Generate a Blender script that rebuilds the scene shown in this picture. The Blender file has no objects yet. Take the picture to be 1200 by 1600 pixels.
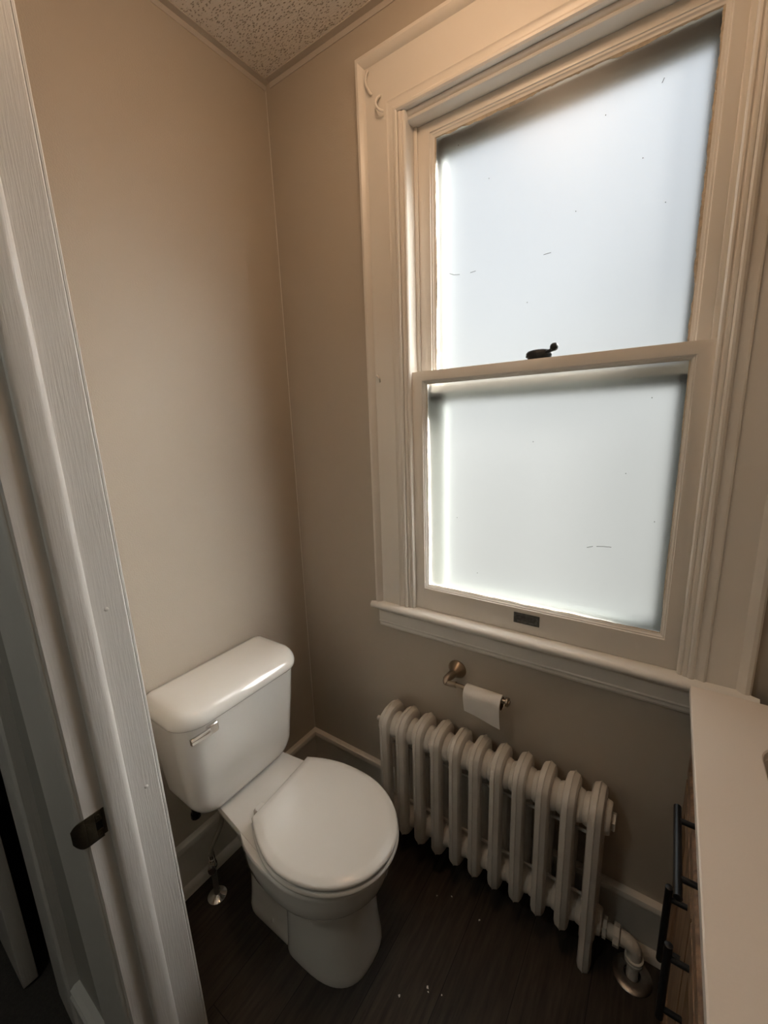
import bpy, bmesh, math, random
from mathutils import Vector, Matrix
random.seed(4)
S = bpy.context.scene
COL = S.collection
PI = math.pi

# ------------------------------------------------------------------ materials
def new_mat(name):
    m = bpy.data.materials.new(name); m.use_nodes = True
    nt = m.node_tree; b = nt.nodes['Principled BSDF']
    return m, nt, b

def paint(name, col, rough=.5, bump=0.0, scale=200, stretch=(1, 1, 1), metal=0.0, coat=0.0, var=0.0, vscale=6, spec=.5):
    m, nt, b = new_mat(name)
    b.inputs['Base Color'].default_value = (*col, 1)
    b.inputs['Roughness'].default_value = rough
    b.inputs['Metallic'].default_value = metal
    b.inputs['Specular IOR Level'].default_value = spec
    if coat:
        b.inputs['Coat Weight'].default_value = coat
        b.inputs['Coat Roughness'].default_value = .06
    tc = nt.nodes.new('ShaderNodeTexCoord'); mp = nt.nodes.new('ShaderNodeMapping')
    mp.inputs['Scale'].default_value = stretch
    nt.links.new(tc.outputs['Object'], mp.inputs['Vector'])
    if bump:
        n = nt.nodes.new('ShaderNodeTexNoise'); n.inputs['Scale'].default_value = scale
        n.inputs['Detail'].default_value = 4
        nt.links.new(mp.outputs[0], n.inputs['Vector'])
        bp = nt.nodes.new('ShaderNodeBump'); bp.inputs['Strength'].default_value = bump
        bp.inputs['Distance'].default_value = .002
        nt.links.new(n.outputs['Fac'], bp.inputs['Height'])
        nt.links.new(bp.outputs[0], b.inputs['Normal'])
    if var:
        n2 = nt.nodes.new('ShaderNodeTexNoise'); n2.inputs['Scale'].default_value = vscale
        n2.inputs['Detail'].default_value = 5
        nt.links.new(mp.outputs[0], n2.inputs['Vector'])
        mx = nt.nodes.new('ShaderNodeMix'); mx.data_type = 'RGBA'
        mx.inputs['A'].default_value = (*[c*(1-var) for c in col], 1)
        mx.inputs['B'].default_value = (*[min(1, c*(1+var)) for c in col], 1)
        nt.links.new(n2.outputs['Fac'], mx.inputs['Factor'])
        nt.links.new(mx.outputs['Result'], b.inputs['Base Color'])
    return m

M = {}
M['wall'] = paint('wall_paint', (.49, .43, .355), .62, .25, 260, var=.03, vscale=3)
M['hall_wall'] = paint('hall_wall_paint', (.42, .41, .38), .6, .2, 260)
M['trim'] = paint('trim_paint', (.76, .715, .65), .33, .25, 60, (1, 1, .15), var=.03, vscale=8)
M['jamb'] = paint('brushed_trim_paint', (.74, .725, .70), .34, .32, 330, (1, 1, .06), var=.015, vscale=9)
M['sill'] = paint('sill_paint', (.88, .85, .80), .3, .2, 60, (.2, 1, 1), var=.03)
M['porcelain'] = paint('porcelain', (.84, .82, .78), .07, coat=.8)
M['seat'] = paint('seat_plastic', (.80, .775, .735), .22, coat=.2)
M['radiator'] = paint('radiator_paint', (.70, .655, .595), .5, .35, 120, var=.06, vscale=25)
M['chrome'] = paint('chrome', (.75, .74, .72), .12, metal=1)
M['dull_chrome'] = paint('dull_chrome', (.33, .31, .29), .34, metal=1, var=.2, vscale=60)
M['nickel'] = paint('brushed_nickel', (.36, .29, .22), .38, metal=1)
M['braid'] = paint('braided_steel', (.40, .37, .34), .4, .8, 900, metal=1)
M['black'] = paint('matte_black_metal', (.015, .016, .018), .35, metal=.3)
M['bronze'] = paint('aged_bronze', (.085, .072, .052), .36, .5, 150, metal=.8, var=.3, vscale=60)
M['iron'] = paint('dark_iron', (.02, .02, .02), .4, metal=.6, bump=.4)
M['paper'] = paint('tissue_paper', (.84, .80, .75), .9, .3, 500)
M['card'] = paint('cardboard', (.25, .18, .12), .9)
M['counter'] = paint('cultured_marble', (.90, .83, .76), .3, var=.02, vscale=300)
M['sink'] = paint('sink_ceramic', (.62, .56, .50), .2, coat=.3)
M['chip'] = paint('paint_chip', (.8, .76, .7), .7)
M['carpet'] = paint('hall_carpet', (.045, .040, .036), .95, 1, 300, var=.4, vscale=120)
M['dark'] = paint('painted_dark', (.01, .01, .01), .9)  # near-black colour stands in for shade in closet and keeper hole
M['angle'] = paint('ceiling_angle_paint', (.55, .50, .44), .45)
M['lift'] = paint('worn_dark_metal', (.10, .10, .095), .5, .6, 90, metal=.3, var=.9, vscale=130)
M['storm'] = paint('weathered_storm_frame', (.15, .165, .155), .7)
M['putty'] = paint('old_putty', (.50, .42, .32), .8, .8, 150, var=.5, vscale=90)

def mat_floor():
    m, nt, b = new_mat('dark_vinyl_planks'); L = nt.links.new
    tc = nt.nodes.new('ShaderNodeTexCoord'); mp = nt.nodes.new('ShaderNodeMapping')
    mp.inputs['Rotation'].default_value = (0, 0, PI/2)
    L(tc.outputs['Object'], mp.inputs['Vector'])
    br = nt.nodes.new('ShaderNodeTexBrick'); br.offset = .37
    br.inputs['Scale'].default_value = 1
    br.inputs['Brick Width'].default_value = 1.2; br.inputs['Row Height'].default_value = .165
    br.inputs['Mortar Size'].default_value = .0012; br.inputs['Mortar Smooth'].default_value = .3
    br.inputs['Color1'].default_value = (.030, .0235, .0185, 1); br.inputs['Color2'].default_value = (.046, .036, .028, 1)
    br.inputs['Mortar'].default_value = (.006, .005, .004, 1)
    L(mp.outputs[0], br.inputs['Vector'])
    mp2 = nt.nodes.new('ShaderNodeMapping'); mp2.inputs['Scale'].default_value = (14, 1.2, 1)
    L(tc.outputs['Object'], mp2.inputs['Vector'])
    n = nt.nodes.new('ShaderNodeTexNoise'); n.inputs['Scale'].default_value = 5; n.inputs['Detail'].default_value = 8
    n.inputs['Roughness'].default_value = .65
    L(mp2.outputs[0], n.inputs['Vector'])
    r = nt.nodes.new('ShaderNodeValToRGB'); r.color_ramp.elements[0].position = .3; r.color_ramp.elements[1].position = .7
    r.color_ramp.elements[0].color = (.45, .45, .45, 1); r.color_ramp.elements[1].color = (1.5, 1.45, 1.4, 1)
    L(n.outputs['Fac'], r.inputs['Fac'])
    mx = nt.nodes.new('ShaderNodeMix'); mx.data_type = 'RGBA'; mx.blend_type = 'MULTIPLY'; mx.inputs['Factor'].default_value = 1
    L(br.outputs['Color'], mx.inputs['A']); L(r.outputs[0], mx.inputs['B'])
    L(mx.outputs['Result'], b.inputs['Base Color'])
    b.inputs['Roughness'].default_value = .5
    b.inputs['Specular IOR Level'].default_value = .35
    bp = nt.nodes.new('ShaderNodeBump'); bp.inputs['Strength'].default_value = .25; bp.inputs['Distance'].default_value = .001
    L(n.outputs['Fac'], bp.inputs['Height']); L(bp.outputs[0], b.inputs['Normal'])
    return m
M['floor'] = mat_floor()

def mat_ceiling():
    m, nt, b = new_mat('fissured_ceiling_tile'); L = nt.links.new
    tc = nt.nodes.new('ShaderNodeTexCoord'); mp = nt.nodes.new('ShaderNodeMapping')
    mp.inputs['Scale'].default_value = (.75, 2.0, 1); mp.inputs['Rotation'].default_value = (0, 0, .9)
    L(tc.outputs['Object'], mp.inputs['Vector'])
    dn = nt.nodes.new('ShaderNodeTexNoise'); dn.inputs['Scale'].default_value = 28
    L(mp.outputs[0], dn.inputs['Vector'])
    ad = nt.nodes.new('ShaderNodeVectorMath'); ad.operation = 'MULTIPLY_ADD'
    ad.inputs[1].default_value = (.02, .02, .02)
    L(dn.outputs['Color'], ad.inputs[0]); L(mp.outputs[0], ad.inputs[2])
    v = nt.nodes.new('ShaderNodeTexVoronoi'); v.inputs['Scale'].default_value = 120
    L(ad.outputs[0], v.inputs['Vector'])
    n = nt.nodes.new('ShaderNodeTexNoise'); n.inputs['Scale'].default_value = 110; n.inputs['Detail'].default_value = 3
    L(mp.outputs[0], n.inputs['Vector'])
    r = nt.nodes.new('ShaderNodeValToRGB'); r.color_ramp.elements[0].position = .20; r.color_ramp.elements[1].position = .36
    L(v.outputs['Distance'], r.inputs['Fac'])
    mx = nt.nodes.new('ShaderNodeMix'); mx.data_type = 'RGBA'
    mx.inputs['A'].default_value = (.42, .36, .29, 1); mx.inputs['B'].default_value = (.84, .79, .72, 1)
    L(r.outputs[0], mx.inputs['Factor']); L(mx.outputs['Result'], b.inputs['Base Color'])
    mt = nt.nodes.new('ShaderNodeMath'); mt.operation = 'MULTIPLY_ADD'; mt.inputs[1].default_value = .6
    L(n.outputs['Fac'], mt.inputs[0]); L(r.outputs[0], mt.inputs[2])
    bp = nt.nodes.new('ShaderNodeBump'); bp.inputs['Strength'].default_value = .8; bp.inputs['Distance'].default_value = .004
    L(mt.outputs[0], bp.inputs['Height']); L(bp.outputs[0], b.inputs['Normal'])
    b.inputs['Roughness'].default_value = .9
    return m
M['ceiling'] = mat_ceiling()

def mat_wood():
    m, nt, b = new_mat('rustic_brown_wood'); L = nt.links.new
    tc = nt.nodes.new('ShaderNodeTexCoord'); mp = nt.nodes.new('ShaderNodeMapping')
    mp.inputs['Scale'].default_value = (9, 9, .9)
    L(tc.outputs['Object'], mp.inputs['Vector'])
    n = nt.nodes.new('ShaderNodeTexNoise'); n.inputs['Scale'].default_value = 6; n.inputs['Detail'].default_value = 7
    n.inputs['Distortion'].default_value = .6
    L(mp.outputs[0], n.inputs['Vector'])
    r = nt.nodes.new('ShaderNodeValToRGB')
    r.color_ramp.elements[0].position = .3; r.color_ramp.elements[0].color = (.11, .062, .036, 1)
    r.color_ramp.elements[1].position = .72; r.color_ramp.elements[1].color = (.34, .215, .13, 1)
    L(n.outputs['Fac'], r.inputs['Fac']); L(r.outputs[0], b.inputs['Base Color'])
    b.inputs['Roughness'].default_value = .5
    return m
M['wood'] = mat_wood()

def mat_frost():
    m, nt, b = new_mat('frosted_glass'); L = nt.links.new
    b.inputs['Base Color'].default_value = (.96, .98, .97, 1)
    b.inputs['Transmission Weight'].default_value = 1
    b.inputs['IOR'].default_value = 1.45
    tc = nt.nodes.new('ShaderNodeTexCoord')
    n = nt.nodes.new('ShaderNodeTexNoise'); n.inputs['Scale'].default_value = 2.2; n.inputs['Detail'].default_value = 3
    L(tc.outputs['Object'], n.inputs['Vector'])
    mr = nt.nodes.new('ShaderNodeMapRange'); mr.inputs['To Min'].default_value = .34; mr.inputs['To Max'].default_value = .42
    L(n.outputs['Fac'], mr.inputs['Value']); L(mr.outputs[0], b.inputs['Roughness'])
    n2 = nt.nodes.new('ShaderNodeTexNoise'); n2.inputs['Scale'].default_value = 400
    L(tc.outputs['Object'], n2.inputs['Vector'])
    bp = nt.nodes.new('ShaderNodeBump'); bp.inputs['Strength'].default_value = .15; bp.inputs['Distance'].default_value = .0006
    L(n2.outputs['Fac'], bp.inputs['Height']); L(bp.outputs[0], b.inputs['Normal'])
    tr = nt.nodes.new('ShaderNodeBsdfTranslucent'); tr.inputs['Color'].default_value = (.93, .97, .97, 1)
    ms = nt.nodes.new('ShaderNodeMixShader'); ms.inputs[0].default_value = .0
    return m
M['frost'] = mat_frost()

def mat_emit(name, col, s):
    m, nt, b = new_mat(name)
    b.inputs['Base Color'].default_value = (.9, .9, .9, 1)
    b.inputs['Emission Color'].default_value = (*col, 1); b.inputs['Emission Strength'].default_value = s
    return m

# ------------------------------------------------------------------ helpers
def obj(name, bm, mat, parent=None, smooth=None, bevel=0, seg=2, sub=0):
    bmesh.ops.recalc_face_normals(bm, faces=bm.faces)
    me = bpy.data.meshes.new(name); bm.to_mesh(me); bm.free()
    o = bpy.data.objects.new(name, me); COL.objects.link(o)
    me.materials.append(mat)
    if smooth is not None:
        for p in me.polygons: p.use_smooth = True
        me.set_sharp_from_angle(angle=math.radians(smooth))
    if bevel:
        md = o.modifiers.new('bevel', 'BEVEL'); md.width = bevel; md.segments = seg
        md.limit_method = 'ANGLE'; md.angle_limit = math.radians(40)
        for p in me.polygons: p.use_smooth = True
        md.harden_normals = False
    if sub:
        md = o.modifiers.new('sub', 'SUBSURF'); md.levels = sub; md.render_levels = sub
    if parent is not None:
        o.parent = parent
        o.matrix_parent_inverse = parent.matrix_basis.inverted()
    return o

def tag(o, label=None, cat=None, group=None, kind=None):
    if label: o['label'] = label
    if cat: o['category'] = cat
    if group: o['group'] = group
    if kind: o['kind'] = kind
    return o

def empty(name, loc, label=None, cat=None, group=None, kind=None):
    o = bpy.data.objects.new(name, None); COL.objects.link(o)
    o.location = loc; o.empty_display_size = .05
    return tag(o, label, cat, group, kind)

def box(bm, x0, x1, y0, y1, z0, z1):
    vs = [bm.verts.new(p) for p in [(x0,y0,z0),(x1,y0,z0),(x1,y1,z0),(x0,y1,z0),(x0,y0,z1),(x1,y0,z1),(x1,y1,z1),(x0,y1,z1)]]
    for f in [(0,3,2,1),(4,5,6,7),(0,1,5,4),(1,2,6,5),(2,3,7,6),(3,0,4,7)]:
        bm.faces.new([vs[i] for i in f])
    return bm

def BX(*a):
    return box(bmesh.new(), *a)

def loft(bm, rings, cap0=True, cap1=True, closed=True):
    R = [[bm.verts.new(p) for p in r] for r in rings]
    n = len(R[0])
    for a, b in zip(R, R[1:]):
        for i in range(n if closed else n-1):
            j = (i+1) % n
            bm.faces.new((a[i], a[j], b[j], b[i]))
    if cap0: bm.faces.new(R[0][::-1])
    if cap1: bm.faces.new(R[-1])
    return bm

def extrude_profile(bm, prof, fn0, fn1):
    """prof: 2D closed list; fn0/fn1 map (a,b)->3D at both ends"""
    return loft(bm, [[fn0(a, b) for a, b in prof], [fn1(a, b) for a, b in prof]])

def frames(path, closed=False):
    n = len(path); T = []
    for i in range(n):
        a = path[(i-1) % n] if (closed or i > 0) else path[i]
        b = path[(i+1) % n] if (closed or i < n-1) else path[i]
        T.append((Vector(b)-Vector(a)).normalized())
    N = []
    up = Vector((0, 0, 1)) if abs(T[0].z) < .9 else Vector((1, 0, 0))
    nrm = (up - T[0]*up.dot(T[0])).normalized()
    for t in T:
        nrm = (nrm - t*nrm.dot(t)).normalized(); N.append(nrm.copy())
    return T, N

def tube(bm, path, r, seg=16, caps=True):
    path = [Vector(p) for p in path]
    T, N = frames(path)
    rs = r if isinstance(r, (list, tuple)) else [r]*len(path)
    rings = []
    for p, t, n, rr in zip(path, T, N, rs):
        b = t.cross(n)
        rings.append([tuple(p + (n*math.cos(2*PI*k/seg) + b*math.sin(2*PI*k/seg))*rr) for k in range(seg)])
    return loft(bm, rings, caps, caps)

def smooth_path(pts, n=8):
    pts = [Vector(p) for p in pts]; out = []
    P = [pts[0]*2-pts[1]] + pts + [pts[-1]*2-pts[-2]]
    for i in range(1, len(P)-2):
        for k in range(n):
            t = k/n
            a, b, c, d = P[i-1], P[i], P[i+1], P[i+2]
            out.append(.5*((2*b)+(-a+c)*t+(2*a-5*b+4*c-d)*t*t+(-a+3*b-3*c+d)*t**3))
    out.append(pts[-1]); return out

def lathe(bm, prof, origin, axis, seg=24):
    """prof: list of (distance along axis, radius)"""
    ax = Vector(axis).normalized(); o = Vector(origin)
    up = Vector((0, 0, 1)) if abs(ax.z) < .9 else Vector((1, 0, 0))
    n = (up-ax*up.dot(ax)).normalized(); b = ax.cross(n)
    rings = [[tuple(o+ax*d+(n*math.cos(2*PI*k/seg)+b*math.sin(2*PI*k/seg))*max(r, 1e-5)) for k in range(seg)] for d, r in prof]
    return loft(bm, rings)

def rrect(x0, x1, y0, y1, z, rad, n=6):
    """rounded rectangle ring; rad = (r at x0y0, x1y0, x1y1, x0y1)"""
    if not isinstance(rad, (list, tuple)): rad = (rad,)*4
    out = []
    for (cx, cy, r, a0) in ((x0, y0, rad[0], PI), (x1, y0, rad[1], 1.5*PI), (x1, y1, rad[2], 0), (x0, y1, rad[3], .5*PI)):
        sx = 1 if cx == x0 else -1; sy = 1 if cy == y0 else -1
        for k in range(n+1):
            a = a0+.5*PI*k/n
            out.append((cx+sx*r+math.cos(a)*r, cy+sy*r+math.sin(a)*r, z))
    return out

# ------------------------------------------------------------------ dimensions
H = 2.600
XR = 1.86                 # right wall
YF = -.826; YH = -.962    # door wall, room face and hall face
XJ = .400                 # left jamb face
XJ2 = 1.38                # right jamb face
ZD = 2.16                 # door head
# window
WX0, WX1 = .385, 1.4025   # casing outer
SX0, SX1 = .535, 1.268    # sash opening
WZ0, WZ1 = .886, 2.490    # stool top, casing top
OUT = .22                 # wall thickness
Y_SHEAR = -.0150             # door frame and its left wall piece sheared in y to follow image edges
def shear_y(y, z): return y + Y_SHEAR*(z-1.2)

# ------------------------------------------------------------------ room shell
def struct(name, bm, mat, **k):
    o = obj(name, bm, mat, **k); o['kind'] = 'structure'; return o

struct('floor', BX(-.0, XR, YH+.06, 0, -.05, 0), M['floor'])
struct('wall_left', BX(-.12, 0, YH, OUT, 0, H+.1), M['wall'])
bm = bmesh.new()
hx0, hx1, hz0, hz1 = SX0-.02, SX1+.02, WZ0-.02, 2.345
box(bm, 0, hx0, 0, OUT, 0, H+.1); box(bm, hx1, XR, 0, OUT, 0, H+.1)
box(bm, hx0, hx1, 0, OUT, 0, hz0); box(bm, hx0, hx1, 0, OUT, hz1, H+.1)
struct('wall_back', bm, M['wall'])
struct('wall_right', BX(XR, XR+.12, -2.6, OUT, 0, H+.1), M['wall'])
bm = bmesh.new()
loft(bm, [[(0, shear_y(YH+.02, z), z), (XJ-.018, shear_y(YH+.02, z), z), (XJ-.018, shear_y(YF, z), z), (0, shear_y(YF, z), z)] for z in (0, H)])
box(bm, XJ2+.02, XR, YH, YF, 0, H)
box(bm, XJ-.02, XJ2+.02, YH, YF, ZD+.02, H)
struct('wall_front', bm, M['wall'])
struct('ceiling', BX(0, XR, YF, 0, H, H+.05), M['ceiling'])

# grid angle strips where the ceiling meets the walls
def angle(x0, x1, y0, y1):
    return BX(x0, x1, y0, y1, H-.003, H)
bm = bmesh.new(); box(bm, 0, .022, YF, 0, H-.003, H); box(bm, 0, .0025, YF, 0, H-.018, H)
struct('trim_1', bm, M['angle'])
bm = bmesh.new(); box(bm, 0.0225, XR, -.022, 0, H-.003, H); box(bm, 0.0225, XR, -.0025, 0, H-.018, H)
struct('trim_2', bm, M['angle'])

bm = bmesh.new(); tube(bm, [(.0012, -.0012, .186), (.0012, -.0012, H-.018)], .0011, 6)
struct('trim_6', bm, M['trim'])
# baseboards: cap bead, flat face and shoe moulding
def bb_profile(h=.186, shoe=.035):
    return [(0, 0), (.030, 0), (.030, shoe*.45), (.026, shoe*.8), (.018, shoe), (.016, shoe+.002), (.016, h-.034), (.020, h-.026), (.0225, h-.015), (.019, h-.004), (.013, h), (0, h)]
bm = bmesh.new()
extrude_profile(bm, bb_profile(), lambda a, b: (a, -a, b), lambda a, b: (a, YF, b))
struct('baseboard_left', bm, M['trim'], smooth=35)
bm = bmesh.new()
extrude_profile(bm, bb_profile(), lambda a, b: (a, -a, b), lambda a, b: (XR, -a, b))
struct('baseboard_back', bm, M['trim'], smooth=35)

# ------------------------------------------------------------------ window
win = empty('window_1', ((SX0+SX1)/2, 0, WZ0), kind='structure')
# casing: mitred frame, swept profile (u = distance outward from the opening edge, v = projection)
# per side inner edge positions
IN_L, IN_R, IN_T = .5155, 1.286, 2.324
def casing_profile(w, bead):
    return [(0, .0), (0, .018), (.004, .022), (.009, .023), (.013, .021), (.015, .017), (.020, .0165), (.026, .019), (.031, .0215), (.0345, .0205), (.036, .0165),
            (w-bead, .0165), (w-bead+.003, .021), (w-bead+.009, .0275), (w-bead*.45, .031), (w-.004, .029), (w, .024), (w, .0)]
wl, wr, wt = IN_L-WX0, WX1-IN_R, WZ1-IN_T
pl, pr_, ptp = casing_profile(wl, .027), casing_profile(wr, .026), casing_profile(wt, .03)
bm = bmesh.new()
rings = [[(IN_L-u, -v, WZ0) for u, v in pl], [(IN_L-u, -v, IN_T+t) for (u, v), (t, _) in zip(pl, ptp)],
         [(IN_R+u, -v, IN_T+t) for (u, v), (t, _) in zip(pr_, ptp)], [(IN_R+u, -v, WZ0) for u, v in pr_]]
loft(bm, rings)
obj('casing', bm, M['trim'], win, smooth=32)

# jamb liner boards (side, head) and the outdoor reveal
bm = bmesh.new()
box(bm, hx0, SX0-.0005, .0, .1, WZ0-.02, hz1); box(bm, SX1+.0005, hx1, .0, .1, WZ0-.02, hz1)
box(bm, SX0-.0005, SX1+.0005, -.001, .1, 2.3225, hz1)
obj('jamb', bm, M['trim'], win)
# inner stops with a moulded edge
def stop_prof():
    return [(0, .002), (0, -.010), (.003, -.014), (.007, -.015), (.010, -.013), (.0125, -.0165), (.016, -.0175), (.0195, -.0175), (.0195, .002)]
bm = bmesh.new()
extrude_profile(bm, stop_prof(), lambda a, b: (SX0-a+.002, b, WZ0), lambda a, b: (SX0-a+.002, b, 2.3225))
obj('stop', bm, M['trim'], win, smooth=30)
bm = bmesh.new()
extrude_profile(bm, stop_prof(), lambda a, b: (SX1+a-.002, b, WZ0), lambda a, b: (SX1+a-.002, b, 2.3225))
obj('stop', bm, M['trim'], win, smooth=30)
bm = bmesh.new()
hp = [(0, .0405), (0, .010), (.003, .004), (.007, .002), (.010, .004), (.012, .001), (.016, -.003), (.0195, -.004), (.0195, .0405)]
extrude_profile(bm, hp, lambda a, b: (SX0-.018, b, 2.3030+a), lambda a, b: (SX1+.018, b, 2.303+a))
obj('head_stop', bm, M['trim'], win, smooth=30)
# parting beads between the two sashes
bm = bmesh.new(); box(bm, SX0-.0005, SX0+.011, .0345, .0405, 1.652, 2.303); obj('parting_bead', bm, M['trim'], win, bevel=.0015)
bm = bmesh.new(); box(bm, SX1-.011, SX1+.0005, .0345, .0405, 1.652, 2.303); obj('parting_bead', bm, M['trim'], win, bevel=.0015)

# stool and apron
bm = bmesh.new()
sp = [(.03, 0), (-.0335, 0), (-.0385, -.003), (-.0425, -.009), (-.0425, -.015), (-.039, -.021), (-.034, -.024), (.0, -.024), (.03, -.024)]
extrude_profile(bm, sp, lambda a, b: (SX0-.02 if a > 0 else WX0-.013, a if a < 0 else a, WZ0+b), lambda a, b: (SX1+.02 if a > 0 else WX1+.013, a, WZ0+b))
stool = obj('stool', bm, M['sill'], win, smooth=35)
bm = bmesh.new()
ap = [(0, 0), (-.022, 0), (-.022, -.006), (-.0165, -.014), (-.0155, -.050), (-.0175, -.0535), (-.0165, -.057), (-.012, -.061), (-.013, -.068), (-.010, -.075), (0, -.077)]
extrude_profile(bm, ap, lambda a, b: (WX0+.006, a, WZ0-.024+b), lambda a, b: (WX1-.004, a, WZ0-.024+b))
obj('apron', bm, M['trim'], win, smooth=30)

# sashes
def sash(name, y0, y1, x0, x1, z0, z1, gx0, gx1, gz0, gz1, yg, inner=True):
    root = empty(name, ((x0+x1)/2, y0, z0)); root.parent = win; root.matrix_parent_inverse = win.matrix_basis.inverted()
    return root
def sash_mesh(y0, y1, x0, x1, z0, z1, gx0, gx1, gz0, gz1, yg, lip=.010):
    """one closed frame with a stepped glazing bead around the pane"""
    bm = bmesh.new()
    def ring(ax0, ax1, az0, az1, y): return [(ax0, y, az0), (ax1, y, az0), (ax1, y, az1), (ax0, y, az1)]
    steps = [ring(x0, x1, z0, z1, y1), ring(x0, x1, z0, z1, y0)]
    for off, y in ((lip, y0), (lip*.95, y0+.003), (lip*.62, y0+.0035), (lip*.5, y0+.006), (lip*.15, y0+.008), (0, y0+.0085), (0, yg+.004)):
        steps.append(ring(gx0-off, gx1+off, gz0-off, gz1+off, y))
    steps.append(ring(gx0-.006, gx1+.006, gz0-.006, gz1+.006, yg+.004))
    steps.append(ring(gx0-.006, gx1+.006, gz0-.006, gz1+.006, y1))
    R = [[bm.verts.new(p) for p in r] for r in steps]
    n = len(R)
    for i in range(n):
        a, b = R[i], R[(i+1) % n]
        for k in range(4):
            j = (k+1) % 4
            bm.faces.new((a[k], a[j], b[j], b[k]))
    return bm
LG = (.580, 1.2255, .9705, 1.6125)
lower = obj('lower_sash', sash_mesh(0, .034, SX0+.0005, SX1-.0005, WZ0+.001, 1.650, *LG, .012), M['trim'], win, bevel=.0012)
UG = (.594, 1.2195, 1.60, 2.266)
upper = obj('upper_sash', sash_mesh(.041, .074, SX0+.0005, SX1-.0005, 1.612, 2.3025, *UG, .052, lip=.012), M['trim'], win, bevel=.0012)
def pane(g, y, parent):
    return obj('pane', BX(g[0]-.005, g[1]+.005, y, y+.003, g[2]-.005, g[3]+.005), M['frost'], parent)
pane(LG, .0125, lower)
pane((UG[0], UG[1], 1.640, UG[3]), .0525, upper)

# ragged old putty line round the upper pane
bm = bmesh.new()
def ragged(p, q, inward, y, w0=.004, n=60):
    p, q, inw = Vector(p), Vector(q), Vector(inward)
    rr = []
    w = w0
    for k in range(n+1):
        c = p.lerp(q, k/n); w = max(w0*.35, min(w0*1.7, w + random.uniform(-.45, .45)*w0))
        rr.append([tuple(c+Vector((0, y-.0025, 0))), tuple(c+inw*w+Vector((0, y-.0008, 0))), tuple(c+inw*w+Vector((0, y+.0002, 0))), tuple(c+Vector((0, y+.0002, 0)))])
    loft(bm, rr)
ragged((UG[0], 0, UG[3]), (UG[1], 0, UG[3]), (0, 0, -1), .0525, .0040, 110)
ragged((UG[1], 0, 1.651), (UG[1], 0, UG[3]), (-1, 0, 0), .0525, .0036, 120)
ragged((UG[0], 0, 1.651), (UG[0], 0, UG[3]), (1, 0, 0), .0525, .002)
pt = obj('putty', bm, M['putty'], upper)
pt['label'] = 'ragged brown putty line round the upper pane'
bm = bmesh.new()
ragged((LG[0], 0, LG[2]), (LG[1], 0, LG[2]), (0, 0, 1), .0125, .0015)
ragged((LG[1], 0, LG[2]), (LG[1], 0, LG[3]), (-1, 0, 0), .0125, .0015)
ragged((LG[0], 0, LG[2]), (LG[0], 0, LG[3]), (1, 0, 0), .0125, .0012)
pt = obj('putty', bm, M['putty'], lower)
# scratches in the frosting
def scratch(pts, y, parent, r=.0005):
    bm = bmesh.new(); tube(bm, [(a, y-.0002, b) for a, b in pts], r, 5); return obj('scratch', bm, M['iron'], parent)

for par, yy, strokes, dots in ((upper, .0525, [[(1.124, 2.178), (1.1275, 2.186)], [(.636, 1.916), (.650, 1.910), (.668, 1.907)], [(.700, 1.905), (.716, 1.906)], [(.897, 1.905), (.915, 1.906)]],
                                [(.663, 2.225), (.968, 1.983), (1.10, 2.05), (.75, 2.12), (.86, 1.80), (1.15, 1.95), (1.02, 2.16)]),
                               (lower, .0125, [[(1.048, 1.166), (1.062, 1.171)], [(1.070, 1.172), (1.086, 1.174), (1.104, 1.1745)]], [(.748, 1.042), (1.161, 1.538), (1.122, 1.363), (.90, 1.44), (1.19, 1.25), (.68, 1.21)])):
    bm = bmesh.new()
    for st in strokes: tube(bm, [(a, yy-.0002, b) for a, b in st], .0006, 5)
    for a, b in dots: lathe(bm, [(0, .0011), (.0005, .0008)], (a, yy, b), (0, -1, 0), 7)
    sc = obj('scratches', bm, M['bronze'], par); sc['label'] = 'small dark scratches and specks in the frosting'
# sash lift on the bottom rail (recessed dark pull)
lift_root_y = -.0005
bm = bmesh.new()
lx0, lx1, lz0, lz1 = .8675, .9405, .9160, .9480
def rr3(x0, x1, z0, z1, y, r):
    return [(a, y, b) for a, b, _ in rrect(x0, x1, z0, z1, 0, r, 4)]
rings = [rr3(lx0, lx1, lz0, lz1, 0, .001), rr3(lx0, lx1, lz0, lz1, -.0018, .001), rr3(lx0+.005, lx1-.005, lz0+.005, lz1-.005, -.0026, .006),
         rr3(lx0+.007, lx1-.007, lz0+.007, lz1-.007, -.0008, .006), rr3(lx0+.012, lx1-.012, lz0+.010, lz1-.010, -.0004, .003)]
loft(bm, rings)
l = obj('sash_lift', bm, M['iron'], lower, smooth=40); l['label'] = 'dark metal finger pull'
l.data.materials[0] = M['lift']
# sash lock on the meeting rail: oval body with a knobbed lever
bm = bmesh.new()
def ell(cx, cy, z, a, b, n=24): return [(cx+a*math.cos(2*PI*k/n), cy+b*math.sin(2*PI*k/n), z) for k in range(n)]
loft(bm, [ell(.906, .017, 1.650, .030, .014), ell(.906, .017, 1.654, .030, .014), ell(.904, .017, 1.657, .033, .014), ell(.904, .017, 1.666, .032, .013), ell(.903, .017, 1.671, .026, .011), ell(.902, .017, 1.6735, .014, .006)])
tube(bm, smooth_path([(.905, .017, 1.664), (.924, .010, 1.664), (.938, .004, 1.667), (.945, .001, 1.668)], 4), [.006]*4+[.0045]*4+[.005]*5, 10)
for (cx_, r_) in ((.946, .0082),):
    lathe(bm, [(-.010, .001), (-.0085, .0055), (-.005, .009), (0, .0102), (.005, .009), (.0085, .0055), (.010, .001)], (.945, .001, 1.673), (.7, -.3, .1), 14)
l = obj('sash_lock', bm, M['iron'], lower, smooth=50); l['label'] = 'dark metal cam lock with a knobbed lever'
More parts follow.
